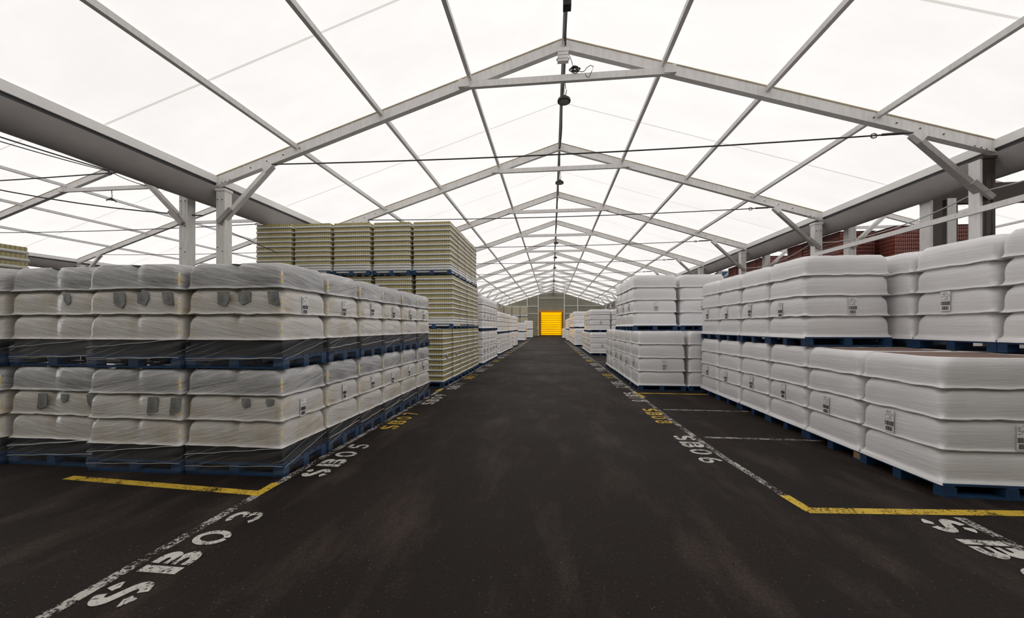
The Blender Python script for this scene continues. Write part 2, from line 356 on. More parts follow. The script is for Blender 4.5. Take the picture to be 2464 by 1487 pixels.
# ================================================================== TENT FRAMES
def roofz(x, x0): return HR - SL * abs(x - x0)
def column_mb(x, y): 
    b = MB(); s = -1
    b.box(x - 0.12, x + 0.12, y - 0.11, y + 0.11, 0.02, HE - 0.42)
    b.box(x - 0.16, x + 0.16, y - 0.15, y + 0.15, 0.0, 0.02)
    b.box(x - 0.14, x + 0.14, y - 0.13, y + 0.13, HE - 0.42, HE - 0.36)
    # shallow grooves of the extrusion
    for q in (-0.06, 0.06): b.box(x + q - 0.004, x + q + 0.004, y - 0.116, y - 0.11, 0.05, HE - 0.5)
    return b
def frame(x0, y, label, group, detail, parts='LRCT'):
    fr = thing('portal_frame', label, 'tent frame', (0, 0, 0), 0, group)
    xl, xr = x0 - HALF, x0 + HALF
    for s, x in ((-1, xl + 0.2), (1, xr - 0.2)):
        if ('L' if s < 0 else 'R') not in parts: continue
        shade_front = detail == 2 and s > 0
        col = column_mb(x, y).build('column', M['shaded_alu'] if shade_front else M['alu'], fr)  # shade on the nearest right column put into its colour
        if shade_front:
            bb = MB(); bb.box(x - 0.165, x - 0.12, y - 0.11, y + 0.11, 0.02, HE - 0.42); o = bb.build('lit_face', M['alu_light'], col); o['label'] = 'pale aisle side, lit tone painted in'  # pale strip added as the lit aisle side of the column
        if detail:
            for k in range(8):
                bb = MB(); z = (4.95, 4.95, 4.35, 4.30, 3.72, 3.62, 3.1, 2.6)[k]; xx = x + (0.06 if k % 2 else -0.07)
                bb.lathe([(0.014, 0), (0.014, 0.012)], seg=8); o = bb.build('bolt', M['dark_rubber'], col); o.location = (xx, y - 0.117, z); o.rotation_euler = (R(90), 0, 0)
        # rafter
        b = MB(); a = (x0 - 0.0, y, HR - 0.145); e = (xl if s < 0 else xr, y, HE - 0.145)
        b.beam(a, e, 0.11, 0.25, mat=0)
        b.beam((a[0], y, a[2] + 0.125), (e[0], y, e[2] + 0.125), 0.14, 0.022, mat=1)
        b.beam((a[0], y, a[2] - 0.125), (e[0], y, e[2] - 0.125), 0.14, 0.02, mat=0)
        rf = b.build('rafter', [M['alu'], M['tan']], fr)
        if detail:
            for k in range(7):
                d = (1.0, 1.45, 1.9, 2.35, 0.3, 0.42, 0.2)[k]; xx = (xl + d) if s < 0 else (xr - d); zz = roofz(xx, x0) - (0.16 if k < 4 else 0.26)
                bb = MB(); bb.lathe([(0.016, 0), (0.016, 0.012)], seg=8); o = bb.build('bolt', M['dark_rubber'], rf); o.location = (xx, y - 0.06, zz); o.rotation_euler = (R(90), 0, 0)
        # knee brace
        xk = xl + 1.6 if s < 0 else xr - 1.6
        xi = x - s * 0.125
        b = MB(); b.beam((x - s * 0.06, y - 0.05, 4.45), (xk, y - 0.05, 5.78), 0.10, 0.14, (0, 1, 0))
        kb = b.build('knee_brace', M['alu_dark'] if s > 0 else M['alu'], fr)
        b = MB(); b.beam((x + s * 0.02, y - 0.155, 4.35), (x - s * 0.34, y - 0.155, 4.69), 0.11, 0.07, (0, 1, 0)); b.build('lower_bracket', M['alu_dark'], kb)
        b = MB(); b.beam((xk + s * 0.16, y - 0.10, 5.64), (xk - s * 0.02, y - 0.10, 5.80), 0.15, 0.12, (0, 1, 0)); b.build('upper_bracket', M['alu_light'], kb)
    if 'C' in parts:
        cx = 2.37
        b = MB(); b.beam((x0 - cx, y - 0.10, 7.46), (x0 + cx, y - 0.10, 7.46), 0.09, 0.15)
        cb = b.build('collar_beam', M['alu_light'], fr)
        for s in (-1, 1):
            b = MB(); b.box(x0 + s * cx - 0.13, x0 + s * cx + 0.13, y - 0.165, y - 0.055, 7.40, 7.58); b.build('end_bracket', M['alu_light'], cb)
    if 'T' in parts:
        b = MB(); xk0, xk1 = xl + 1.6, xr - 1.6
        b.tube([(xk0 + (xk1 - xk0) * k / 12, y - 0.10, 5.80 - 0.10 * (1 - (2 * k / 12 - 1) ** 2)) for k in range(13)], 0.016, 6)
        tc = b.build('tie_cable', M['cable'], fr)
        b = MB(); b.tube([(xk1 - 0.62, y - 0.10, 5.79), (xk1 - 0.50, y - 0.10, 5.795), (xk1 - 0.2, y - 0.10, 5.80)], 0.028, 8)
        b.tube([(xk1 - 0.78 + 0.06 * math.cos(q), y - 0.10, 5.775 + 0.05 * math.sin(q)) for q in [i * math.pi / 4 for i in range(9)]], 0.012, 5)
        b.build('turnbuckle', M['cable'], tc)
    return fr
for i, y in enumerate(FR):
    lab = ('aluminium portal frame nearest the camera over the aisle, cable box under its ridge' if i == 0 else
           'aluminium portal frame over the aisle, %s from the camera' % ORD[i] if i < 11 else 'last aluminium portal frame over the aisle before the end wall')
    frame(X0, y, lab, 'portal frames over the aisle', 2 if i == 0 else i < 3)
for i, y in enumerate(FR[:5]):
    frame(X0 - PITCH, y, 'aluminium portal frame of the left neighbouring tent, %s from the camera' % ORD[i], 'portal frames of the left tent', i < 1)
for i, y in enumerate(FR[:6]):
    frame(X0 + PITCH, y, 'aluminium portal frame of the right neighbouring tent, %s from the camera' % ORD[i], 'portal frames of the right tent', False)
# purlins along the roof
def purlin(x, x0, label, group, y0=YB, y1=YF - 0.4, ridge=False):
    b = MB(); z = (HR - 0.09) if ridge else roofz(x, x0) - 0.075
    b.beam((x, y0, z), (x, y1, z), 0.085, 0.11)
    tag(b.build('roof_purlin', M['alu']), label, 'purlin', group)
for s, side in ((-1, 'left'), (1, 'right')):
    for k, w in ((1, 'nearest the ridge'), (2, 'half way down the slope'), (3, 'nearest the eave')):
        purlin(X0 + s * HALF * k / 4, X0, 'long grey roof purlin on the %s slope above the aisle, %s' % (side, w), 'purlins over the aisle')
        purlin(X0 - PITCH + s * HALF * k / 4, X0 - PITCH, 'roof purlin on the %s slope of the left tent, %s' % (side, w), 'purlins of the left tent')
        purlin(X0 + PITCH + s * HALF * k / 4, X0 + PITCH, 'roof purlin on the %s slope of the right tent, %s' % (side, w), 'purlins of the right tent')
purlin(X0, X0, 'grey ridge purlin along the peak above the aisle', 'purlins over the aisle', ridge=True)
purlin(X0 - PITCH, X0 - PITCH, 'grey ridge purlin of the left tent', 'purlins of the left tent', ridge=True)
purlin(X0 + PITCH, X0 + PITCH, 'grey ridge purlin of the right tent', 'purlins of the right tent', ridge=True)
# valley gutters between the tents
def gutter(s, x_edge, x_next, label):
    g = thing('valley_gutter', label, 'gutter', (0, 0, 0), 0, 'valley gutters')
    for x, d in ((x_edge, s), (x_next, -s)):
        b = MB(); b.box(x - 0.05, x + 0.05, YB, YF - 0.3, HE - 0.19, HE - 0.005); b.build('eave_beam', M['eave'], g)
        b = MB(); b.box(x - 0.035 + d * 0.03, x + 0.035 + d * 0.03, YB, YF - 0.3, HE - 0.29, HE - 0.19); b.build('keder_channel', M['dark_rubber'], g)
    b = MB(); n = 10; xa, xb = x_edge - s * 0.03, x_next + s * 0.03; prof = []
    for k in range(n + 1):
        q = k / n; prof.append((xa + (xb - xa) * q, HE - 0.29 - 0.42 * math.sin(math.pi * q) ** 0.7))
    ys = [YB + (YF - 0.3 - YB) * k / 40 for k in range(41)]
    rows = [[(x, y, z + 0.012 * math.sin(y * 1.3)) for x, z in prof] for y in ys] 
    b.quad_strip(rows, False)
    rows = [[(x, y, z + 0.02 + 0.012 * math.sin(y * 1.3)) for x, z in prof] for y in ys]
    b.quad_strip(rows, False)
    b.build('gutter_membrane', M['gutter'], g)
gutter(-1, X0 - HALF, X0 - PITCH + HALF, 'grey brown gutter trough along the left eave of the aisle tent')
gutter(1, X0 + HALF, X0 + PITCH - HALF, 'grey brown gutter trough along the right eave of the aisle tent')
gutter(-1, X0 - PITCH - HALF, X0 - 2 * PITCH + HALF, 'gutter trough along the far eave of the left tent')

# ------------------------------------------------------------------ cables, lamps, box under the ridge
b = MB(); rnd = random.Random(3)
pts = [(X0 + 0.035 + 0.012 * math.sin(y * 2.1), y, HR - 0.165 - 0.012 * abs(math.sin(y * 3.3))) for y in [YB + 0.5 + 0.5 * k for k in range(145)]]
b.tube(pts, 0.022, 6)
tag(b.build('ridge_cable', M['black']), 'black power cable strapped along under the ridge purlin', 'cable')
b = MB(); b.tube([(X0 + 0.02 + 0.012 * math.sin(y * 2.7 + 1), y, HR - 0.20 - 0.02 * abs(math.sin(y * 2.1))) for y in [3 + 0.5 * k for k in range(110)]], 0.014, 6)
tag(b.build('ridge_cable', M['black']), 'thin black lamp cable hanging just below the thicker ridge cable', 'cable')
def sag(p0, p1, d, n=14): 
    p0 = Vector(p0); p1 = Vector(p1)
    return [p0.lerp(p1, k / n) - Vector((0, 0, d * 4 * (k / n) * (1 - k / n))) for k in range(n + 1)]
b = MB(); b.box(X0 - 0.06, X0 + 0.1, 7.45, 7.63, HR - 0.42, HR - 0.17)
tag(b.build('cable_clamp', M['black']), 'black fitting on the ridge cable at top edge of the picture', 'fitting')
jb = thing('junction_box', 'ribbed grey junction box hanging under the ridge of nearest frame', 'junction box', (X0 - 0.03, 8.62, 7.72))
b = MB(); b.box(-0.125, 0.125, -0.05, 0.05, 0.0, 0.31)
for z in (0.08, 0.16, 0.24): b.box(-0.125, 0.125, -0.06, -0.05, z - 0.022, z + 0.022)
b.build('housing', M['alu'], jb)
b = MB()
for x in (-0.135, 0.135):
    for z in (0.07, 0.23): b.box(x - 0.012, x + 0.012, -0.03, 0.03, z - 0.012, z + 0.012)
b.build('latches', M['steel'], jb)
b = MB(); b.tube([(0.02, 0, 0.31), (0.02, 0.04, 0.6)], 0.02, 6); b.build('hanger', M['steel'], jb)
b = MB(); rnd = random.Random(5); pts = []
for k in range(150):
    a = k * 0.42; pts.append((X0 + 0.2 + 0.10 * math.cos(a) * (0.7 + 0.3 * math.sin(k * 0.11)) + 0.0006 * k, 8.74 + 0.03 * math.sin(k * 0.37), 7.62 + 0.075 * math.sin(a) * (0.75 + 0.25 * math.cos(k * 0.17))))
b.tube(pts, 0.008, 5)
b.tube(sag((X0 + 0.3, 8.74, 7.6), (X0 + 0.47, 8.74, 7.57), 0.03, 6) + [(X0 + 0.52, 8.72, 7.63), (X0 + 0.6, 8.7, 7.66), (X0 + 0.66, 8.69, 7.62), (X0 + 0.62, 8.68, 7.5), (X0 + 0.56, 8.68, 7.37), (X0 + 0.5, 8.68, 7.4), (X0 + 0.48, 8.69, 7.47)], 0.008, 5)
b.tube([(X0 + 0.06, 8.66, 7.98), (X0 + 0.14, 8.68, 7.86), (X0 + 0.2, 8.7, 7.68)], 0.008, 5)
tag(b.build('cable_coil', M['black']), 'tangled coil of black cable lying on nearest collar beam', 'cable')
def lamp(x, y, z, label, group, lit=False):
    l = thing('highbay_lamp', label, 'lamp', (x, y, z), 0, group)
    b = MB(); b.lathe([(0.15, 0.0), (0.155, 0.03), (0.145, 0.06), (0.09, 0.075), (0.085, 0.11), (0.05, 0.125), (0.03, 0.15)], seg=28, caps=(True, True)); b.build('housing', M['black'], l)
    b = MB(); b.lathe([(0.118, -0.006), (0.118, 0.0)], seg=28); b.build('lens', M['lamp_lit'] if lit else M['lamp_glass'], l)
    b = MB()
    for k in range(9): b.tube([(0.012 * (k % 2), 0, 0.15 + k * 0.035), (0.012 * ((k + 1) % 2), 0, 0.15 + (k + 1) * 0.035)], 0.009, 5)
    b.build('chain', M['steel'], l)
    b = MB(); b.tube([(0.03, 0, 0.14), (0.06, 0, 0.25), (0.035, 0, 0.34), (0.02, 0, 0.46)], 0.009, 5); b.build('flex', M['black'], l)
for i, y in enumerate((8.9, 13.9, 23.9, 28.9, 33.9, 43.9, 53.9, 58.9, 63.9)):
    lamp(X0 + 0.0, y - 0.10, 6.92, 'black round highbay lamp hanging over the aisle, %s from the camera' % ORD[i], 'lamps over the aisle')
lamp(X0 - PITCH, 13.8, 6.92, 'lit highbay lamp with white lens hanging in the left tent', 'lamps of the left tent', True)

# side rail and sagging wire on the right, wires on the left
b = MB(); b.beam((X0 + HALF - 0.37, 2.5, 4.12), (X0 + HALF - 0.37, 13.85, 4.12), 0.06, 0.12)
tag(b.build('side_rail', M['alu_light']), 'pale horizontal rail along the right columns above the white pallets', 'rail')
b = MB(); b.tube(sag((X0 + HALF - 0.35, 4.0, 5.0), (X0 + HALF - 0.35, 8.86, 4.5), 0.25) + sag((X0 + HALF - 0.35, 8.9, 4.5), (X0 + HALF - 0.35, 13.8, 4.55), 0.28) + sag((X0 + HALF - 0.35, 13.9, 4.55), (X0 + HALF - 0.35, 18.8, 4.5), 0.3), 0.014, 6)
tag(b.build('sagging_wire', M['wire']), 'thin pale wire sagging between the right columns', 'wire')
XG = X0 - HALF
b = MB(); b.tube(sag((XG - 0.5, 9.0, 4.62), (XG - 9.5, 6.0, 6.4), 0.45), 0.016, 6)
tag(b.build('sagging_wire', M['cable']), 'dark cable sagging from the left column into the left tent', 'wire')
b = MB(); b.tube(sag((XG + 0.2, 9.0, 4.2), (XG + 0.2, 13.8, 3.6), 0.0, 3), 0.012, 5)
tag(b.build('brace_wire', M['cable']), 'thin straight bracing wire falling away from the left column', 'wire')
b = MB(); b.tube(sag((X0 - PITCH + 0.05, 3.0, HR - 0.35), (X0 - PITCH + 0.05, 13.7, HR - 0.3), 0.18), 0.025, 6); b.tube(sag((X0 - PITCH + 0.1, 3.0, HR - 0.45), (X0 - PITCH + 0.1, 13.7, HR - 0.35), 0.3), 0.018, 6)
b.tube(sag((X0 - PITCH + 0.1, 13.7, HR - 0.35), (X0 - PITCH + 2.6, 13.7, 7.3), 0.12), 0.018, 6)
tag(b.build('ridge_cable', M['black']), 'bundle of black cables under the ridge of the left tent', 'cable')
# extra posts and dark lintel on the right
for i_, (x, y, w, m, lab) in enumerate(((X0 + HALF + 0.58, 10.85, 0.14, 'alu_light', 'slim post, front shade painted in, right of the second right column gap'), (X0 + HALF + 1.05, 10.95, 0.13, 'alu_light', 'pale bolted post standing nearest right of the slim shaded post'))):
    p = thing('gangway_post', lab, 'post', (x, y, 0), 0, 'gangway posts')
    b = MB(); b.box(-w * 0.55, w, -w, w, 0.0, 5.0); b.build('shaft', M['shaded_alu'], p)  # dark body carries the painted shade of the post
    b = MB(); b.box(-w, -w * 0.55, -w, w, 0.0, 5.0) if i_ == 0 else b.box(-w, w * 0.6, -w - 0.02, -w, 0.0, 5.0); b.build('lit_face', M['alu_light'], p)  # pale strip added as the lit side of the post
    for z in (3.9, 4.5):
        bb = MB(); bb.lathe([(0.016, 0), (0.016, 0.012)], seg=8); o = bb.build('bolt', M['dark_rubber'], p); o.location = (-w * 0.4, -w, z); o.rotation_euler = (R(90), 0, 0)
b = MB(); b.box(X0 + HALF + 0.75, X0 + HALF + 7.5, 11.2, 11.35, 4.98, 5.5)
tag(b.build('dark_lintel', M['darkboard']), 'dark brown lintel panel behind the nearest right column', 'panel')

# ================================================================== FLOOR MARKINGS
def ribbon(b, pts, t, xf, mat=0):
    n = len(pts); L = []; Rr = []
    for i, p in enumerate(pts):
        a = Vector(pts[max(i - 1, 0)]); c = Vector(pts[min(i + 1, n - 1)]); d = (c - a).normalized(); nn = Vector((-d.y, d.x)) * t / 2
        L.append(xf(p[0] + nn.x, p[1] + nn.y)); Rr.append(xf(p[0] - nn.x, p[1] - nn.y))
    b.quad_strip([L, Rr], False, mat, False)
def arc(cx, cy, rx, ry, a0, a1, n=12): return [(cx + rx * math.cos(R(a0 + (a1 - a0) * k / n)), cy + ry * math.sin(R(a0 + (a1 - a0) * k / n))) for k in range(n + 1)]
GL = {
 'S': [arc(.36, .72, .24, .19, 25, 75, 6), arc(.36, .72, .24, .19, 105, 235, 10) + arc(.36, .28, .24, .19, 55, -75, 10), arc(.36, .28, .24, .19, -105, -160, 6)],
 'B': [[(.1, 0), (.1, 1)], [(.28, .90)] + arc(.42, .735, .17, .165, 90, -90) + [(.28, .57)], [(.28, .45)] + arc(.44, .275, .20, .175, 90, -90) + [(.28, .10)]],
 '0': [arc(.36, .5, .26, .40, -85, 265, 26)],
 '1': [[(.36, 0), (.36, 1)], [(.14, .76), (.27, .86)]],
 '2': [arc(.36, .70, .24, .21, 165, -35, 12) + [(.14, .12)], [(.16, .09), (.64, .09)]],
 '3': [arc(.34, .71, .24, .20, 150, -80, 14), arc(.34, .29, .25, .20, 80, -150, 14)],
 '4': [[(.5, 0), (.5, 1)], [(.4, .92), (.1, .36)], [(.08, .28), (.40, .28)], [(.6, .28), (.7, .28)]],
 '5': [[(.2, .91), (.62, .91)], [(.19, .82), (.17, .56)], arc(.33, .32, .26, .23, 130, -140, 16)],
 '6': [arc(.36, .30, .25, .21, 0, 360, 20), arc(.44, .40, .33, .50, 178, 95, 8)],
 '7': [[(.1, .91), (.62, .91)], [(.58, .80), (.28, 0)]],
 '8': [arc(.36, .72, .21, .19, 0, 360, 18), arc(.36, .28, .25, .20, 0, 360, 18)],
 '9': [arc(.36, .70, .25, .21, 0, 360, 20), arc(.28, .60, .33, .50, -2, -85, 8)]}
def code(txt, x, y, side, yellow, label, hgt=0.29, wid=0.30, length=1.28):
    n = len(txt); cw = length / n; o = thing('bay_code', label, 'floor marking', (x, y, 0), 0, 'painted bay codes')
    for i, ch in enumerate(txt):
        g = i * cw; b = MB(); wd_ = wid * (1.12 if ch in 'SB' else 1.0)
        for st in GL[ch]:
            if side < 0: xf = lambda u, v: (-v * hgt, g + u * wd_, 0.004)
            else: xf = lambda u, v: (v * hgt, -g - u * wd_, 0.004)
            ribbon(b, st, 0.215 if ch in 'SB' else 0.165, xf)
        b.build('character', M['yellow_paint'] if yellow else M['white_paint'], o)
for i in range(21):
    nL = 3 + 2 * i; yc = 2.58 + 1.955 * i
    ye = nL % 6 == 1
    code('SB%02d' % nL, -2.54, yc - 0.62, -1, ye, '%s stencilled bay code SB%02d beside the left aisle line' % ('yellow' if ye else 'white', nL))
    nR = 6 + 2 * i; yc = 5.38 + 1.9 * i; ye = nR % 6 == 2
    code('SB%02d' % nR, 1.85 - 0.0105 * (yc - 5), yc + 0.62, 1, ye, '%s stencilled bay code SB%02d beside the right aisle line' % ('yellow' if ye else 'white', nR))
code('SB04', 3.17, 3.64, 1, False, 'white stencilled bay code SB04 cut off at the right picture edge', hgt=0.31, length=1.34)
def line(pts, w, col, label, z=0.003):
    b = MB(); dense = []
    for (p, q) in zip(pts[:-1], pts[1:]):
        for k in range(4): dense.append((p[0] + (q[0] - p[0]) * k / 4, p[1] + (q[1] - p[1]) * k / 4))
    dense.append(pts[-1])
    ribbon(b, dense, w, lambda u, v: (u, v, z))
    tag(b.build('floor_line', M[col]), label, 'floor line', 'painted floor lines')
line([(-2.92, -1.0), (-2.92, 3.42)], 0.085, 'line_paint', 'worn white aisle line at bottom left beside SB03')
line([(-2.92, 3.72), (-2.92, 66)], 0.085, 'line_paint', 'long white aisle line running under the left pallet row')
line([(-2.93, 3.42), (-2.93, 3.72)], 0.10, 'yellow_paint', 'short yellow stub at the corner by SB05', 0.005)
line([(-5.35, 3.62), (-2.96, 3.48)], 0.10, 'yellow_paint', 'yellow line across the front of the left pallet block')
line([(-2.96, 9.45), (-2.93, 9.9)], 0.10, 'yellow_paint', 'short yellow stub on the left line before the yellow cans', 0.005)
RL = [(2.30, 3.98), (2.19, 5.2), (2.14, 7.0), (2.12, 9.4), (2.10, 16), (2.05, 24), (1.95, 33), (1.86, 50), (1.8, 66)]
line(RL, 0.085, 'line_paint', 'long white aisle line along the right side')
line([(2.34, 3.66), (2.30, 3.98)], 0.10, 'yellow_paint', 'short yellow stub at the corner below SB06', 0.005)
line([(2.31, 3.68), (5.6, 3.93)], 0.105, 'yellow_paint', 'yellow line across the front of the right pallet block')
line([(2.18, 9.15), (2.12, 9.75)], 0.10, 'yellow_paint', 'short yellow stub on the right line near SB10', 0.005)
line([(2.2, 9.72), (4.0, 9.72)], 0.09, 'yellow_paint', 'yellow cross line in front of second right block')
line([(3.56, 3.68), (3.47, 2.2), (3.42, 0.6)], 0.09, 'line_paint', 'white line beside SB04 at the right picture edge')
line([(2.3, 5.95), (4.0, 5.95)], 0.07, 'line_paint', 'nearer white cross line toward the right pallets')
line([(2.25, 7.85), (4.0, 7.85)], 0.07, 'line_paint', 'farther white cross line toward the right pallets')
line([(2.2, 16.3), (4.0, 16.3)], 0.07, 'line_paint', 'white cross line behind the second right block')
line([(2.2, 18.2), (4.0, 18.2)], 0.07, 'line_paint', 'white cross line before the third right block')

# ================================================================== PALLETS AND LOADS
PH = 0.14
def pallet_meshes(w, d):
    b = MB(); hx, hy = w / 2, d / 2
    n = 7
    for k in range(n):
        y0 = -hy + (d - 0.095) * k / (n - 1); b.box(-hx, hx, y0, y0 + 0.095, 0.118, 0.138)
    for x in (-hx, -0.05, hx - 0.10): b.box(x, x + 0.10, -hy, hy, 0.098, 0.118)
    for y in (-hy, -0.05, hy - 0.10): b.box(-hx, hx, y, y + 0.10, 0.0, 0.02)
    deck = b.mesh('pallet', M['blue'])
    b = MB(); b.box(-0.06, 0.06, -0.05, 0.05, 0.02, 0.098); blk = b.mesh('block', M['blue'])
    b = MB(); b.box(-0.06, 0.06, -0.05, 0.05, 0.02, 0.098); blkw = b.mesh('block', M['wood'])
    pos = [(x, y) for x in (-hx + 0.06, 0, hx - 0.06) for y in (-hy + 0.05, 0, hy - 0.05)]
    b = MB()
    b.v = [tuple(v.co) for v in deck.vertices]; b.f = [tuple(p.vertices) for p in deck.polygons]; b.mi = [0] * len(b.f); b.smooth = [False] * len(b.f)
    for x, y in pos: b.box(x - 0.06, x + 0.06, y - 0.05, y + 0.05, 0.02, 0.098)
    return deck, blk, pos, b.mesh('pallet', M['blue']), blkw
def rrect(hx, hy, r, ns, nc, crease=0.0):
    pts = []
    cs = [(hx - r, -hy + r, -90), (hx - r, hy - r, 0), (-hx + r, hy - r, 90), (-hx + r, -hy + r, 180)]
    for i, (cx, cy, a0) in enumerate(cs):
        for k in range(nc + 1):
            a = R(a0 + 90 * k / nc); pts.append((cx + r * math.cos(a), cy + r * math.sin(a)))
        nx, ny, a1 = cs[(i + 1) % 4]; e = pts[-1]; s = (nx + r * math.cos(R(a1)), ny + r * math.sin(R(a1)))
        for k in range(1, ns): pts.append((e[0] + (s[0] - e[0]) * k / ns, e[1] + (s[1] - e[1]) * k / ns))
    if crease:
        q = []
        for x, y in pts:
            if abs(abs(y) - hy) < r * 0.9 and abs(x) < hx - r:
                y -= math.copysign(crease * math.exp(-(x / 0.05) ** 2), y)
            q.append((x, y))
        pts = q
    return pts
def load_mesh(name, w, d, z0, z1, layers, mat, seed, rec=0.030, lip=0.017, crease=0.0, skirt=True, ns=12, nc=6, sheet=True):
    """stretch-wrapped load: each layer flares to a lip at its foot and rolls in at its top"""
    b = MB(); rows = []; lh = (z1 - z0) / layers; off = Vector((seed * 7.3, seed * 1.7, 0))
    prof = [0.0, 0.03, 0.07, 0.13, 0.22, 0.42, 0.64, 0.78, 0.88, 0.95, 0.985]
    if skirt: rows.append([(x, y, z0 - 0.035) for x, y in rrect(w / 2 + 0.012, d / 2 + 0.012, 0.02, ns, nc)])
    for L in range(layers):
        for t in prof:
            o = -lip * min(1, t / 0.09) ** 0.7 + 0.006 * math.sin(math.pi * min(1, t * 1.1)) - rec * max(0, (t - 0.68) / 0.32) ** 2.0
            rr = 0.016 + 0.055 * min(1, t / 0.2) ** 0.8 + 0.055 * max(0, (t - 0.3) / 0.7) ** 2.2
            zz = z0 + (L + t) * lh
            row = []
            for x, y in rrect(w / 2 + o, d / 2 + o, rr, ns, nc, crease * (0.3 + 0.7 * t)):
                nv = noise.noise(Vector((x * 2.2, y * 2.2, zz * 2.0)) + off); n2 = noise.noise(Vector((x * 6, y * 6, L * 3.1)) + off)
                k = 1 + 0.014 * nv
                row.append((x * k, y * k, zz + (0.016 * n2 if t < 0.15 and L > 0 else 0.006 * n2)))
            rows.append(row)
    top = rrect(w / 2 - lip - rec - 0.005, d / 2 - lip - rec - 0.005, 0.15, ns, nc)
    rows.append([(x, y, z1 - 0.016 + 0.010 * noise.noise(Vector((x * 3, y * 3, 9)) + off)) for x, y in top])
    rows.append([(x * 0.9, y * 0.88, z1 - 0.016) for x, y in top])
    b.quad_strip(rows, True); b.poly(rows[-1], 0, True); b.poly(rows[0][::-1], 0)
    return b.mesh(name, mat)
def sheet_mesh(w, d, z):
    b = MB(); b.box(-w / 2, w / 2, -d / 2, d / 2, z, z + 0.008); return b.mesh('top_sheet', M['board'])
def label_mesh(seed, paper=True):
    rnd = random.Random(seed); b = MB(); w, h = 0.10, 0.22
    if paper: b.box(-w / 2, w / 2, -0.002, 0.0, -h / 2, h / 2, 0)
    z = h / 2 - 0.012
    for k in range(7):
        x = -w / 2 + 0.008
        while x < w / 2 - 0.015:
            l = rnd.uniform(0.008, 0.028)
            if rnd.random() < (0.75 if k in (0, 5, 6) else 0.5): b.box(x, min(x + l, w / 2 - 0.006), -0.0035, -0.0021, z - 0.0042, z, 1)
            x += l + 0.006
        z -= 0.0135
    for zt, zb, ww in ((-0.002, -0.046, 0.046), (-0.056, -0.098, 0.036)):
        x = -ww
        while x < ww:
            l = rnd.choice((0.002, 0.003, 0.005)); b.box(x, x + l, -0.0035, -0.0021, zb, zt, 1); x += l + rnd.choice((0.0015, 0.0025, 0.004))
    return b.mesh('label', [M['label'], M['ink']])
LBL = [label_mesh(i) for i in range(3)]
PAL = {(1.2, 0.8): pallet_meshes(1.2, 0.8), (1.2, 1.0): pallet_meshes(1.2, 1.0)}
rng = random.Random(11)
def put_label(parent, face, half, u, z, scale=1.0):
    """a printed label on one face: face is '-x', '+x' or '-y'"""
    o = place('label', LBL[rng.randrange(3)], parent); o.scale = (scale, 1, scale)
    if face == '-y': o.location = (u, -half, z)
    elif face == '+x': o.location = (half, u, z); o.rotation_euler = (0, 0, R(90))
    else: o.location = (-half, u, z); o.rotation_euler = (0, 0, R(-90))
    return o
def add_pallet(root, size, near, woodblock=False):
    deck, blk, pos, full, blkw = PAL[size]
    if near:
        p = place('pallet', deck, root)
        for i, (x, y) in enumerate(pos): place('block', blkw if woodblock and i == 0 else blk, p, (x, y, 0))
    else: p = place('pallet', full, root)
    return p
def wrapped(name, meshes, size, x, y, z, label, group, near, face=None, lab=None, sheet=None, jit=1.0, woodblock=False):
    t = thing(name, label, 'pallet', (x + rng.uniform(-0.008, 0.008) * jit, y + rng.uniform(-0.002, 0.002) * jit, z), R(rng.uniform(-0.12, 0.12)) * jit, group)
    add_pallet(t, size, near, woodblock)
    place('wrapped_load', rng.choice(meshes), t, (0, 0, 0), (0, 0, R(180) if rng.random() < 0.5 else 0))
    for f in (lab or ()): put_label(t, *f)
    if sheet: place('top_sheet', sheet, t)
    return t
LV = ('lower', 'upper')
# ---- white blocks -------------------------------------------------
def white_block(xface, side, y0, pitch, lv_h, layers, cols, desc, group, size=(1.2, 1.0), near=False, start=(0, 0), xoff=(0, 0), yoff=(0, 0), labels=True, mat='wrap', front_label=False, face_w=1.21, sheets=False, vis=None):
    """cols: list of (n_lower, n_upper) pallets deep for each column counted from the aisle"""
    w, d = size; tw, td = w + 0.0, min(d + 0.0, pitch - 0.03)
    ms = [load_mesh('wrapped_load', tw + 0.01, td, PH + 0.012, lv_h - 0.004, layers, M[mat], s + hash_(desc), rec=0.032 if near else 0.05, ns=12 if near else 6, nc=6 if near else 4) for s in range(2)]
    sh = sheet_mesh(tw - 0.16, td - 0.16, lv_h - 0.018) if sheets else None
    for c, ns_ in enumerate(cols):
        for lv in range(2):
            for k in range(ns_[lv]):
                s0 = start[lv] if not isinstance(start[lv], (list, tuple)) else start[lv][c]
                x = xface + side * (face_w * c + w / 2 + xoff[lv]); y = y0 + yoff[lv] + pitch * (s0 + k) + d / 2 * (pitch / d if pitch < d else 1)
                colw = ('', 'inner column, ')[c] if len(cols) > 1 else ''
                lab = '%s white wrapped pallet, %s%s, %s' % (LV[lv], colw, ('front one' if k == 0 else ORD[k] + ' from front'), desc)
                fl = []
                if labels and (c == 0 or s0 < start_front(start, lv, 0)): fl.append(('-x' if side > 0 else '+x', td_half(w) + 0.001, rng.uniform(-0.12, -0.05) * side * -1, PH + (lv_h - PH) * (1.5 / layers) + rng.uniform(-0.03, 0.03), 1.15))
                if front_label and k == 0: fl.append(('-y', td / 2 - 0.002, 0.02 + rng.uniform(-0.05, 0.1), PH + (lv_h - PH) * (1.5 / layers), 1.15))
                wrapped('wrapped_pallet', ms, size, x, y, lv * lv_h, lab, group, near, lab=fl, sheet=sh if lv == 0 and sheets else None, woodblock=(near and lv == 0 and k == 1))
def hash_(s): return sum(ord(c) for c in s) % 17
def start_front(start, lv, c):
    s = start[lv]; return s[c] if isinstance(s, (list, tuple)) else s
def td_half(w): return w / 2 + 0.004
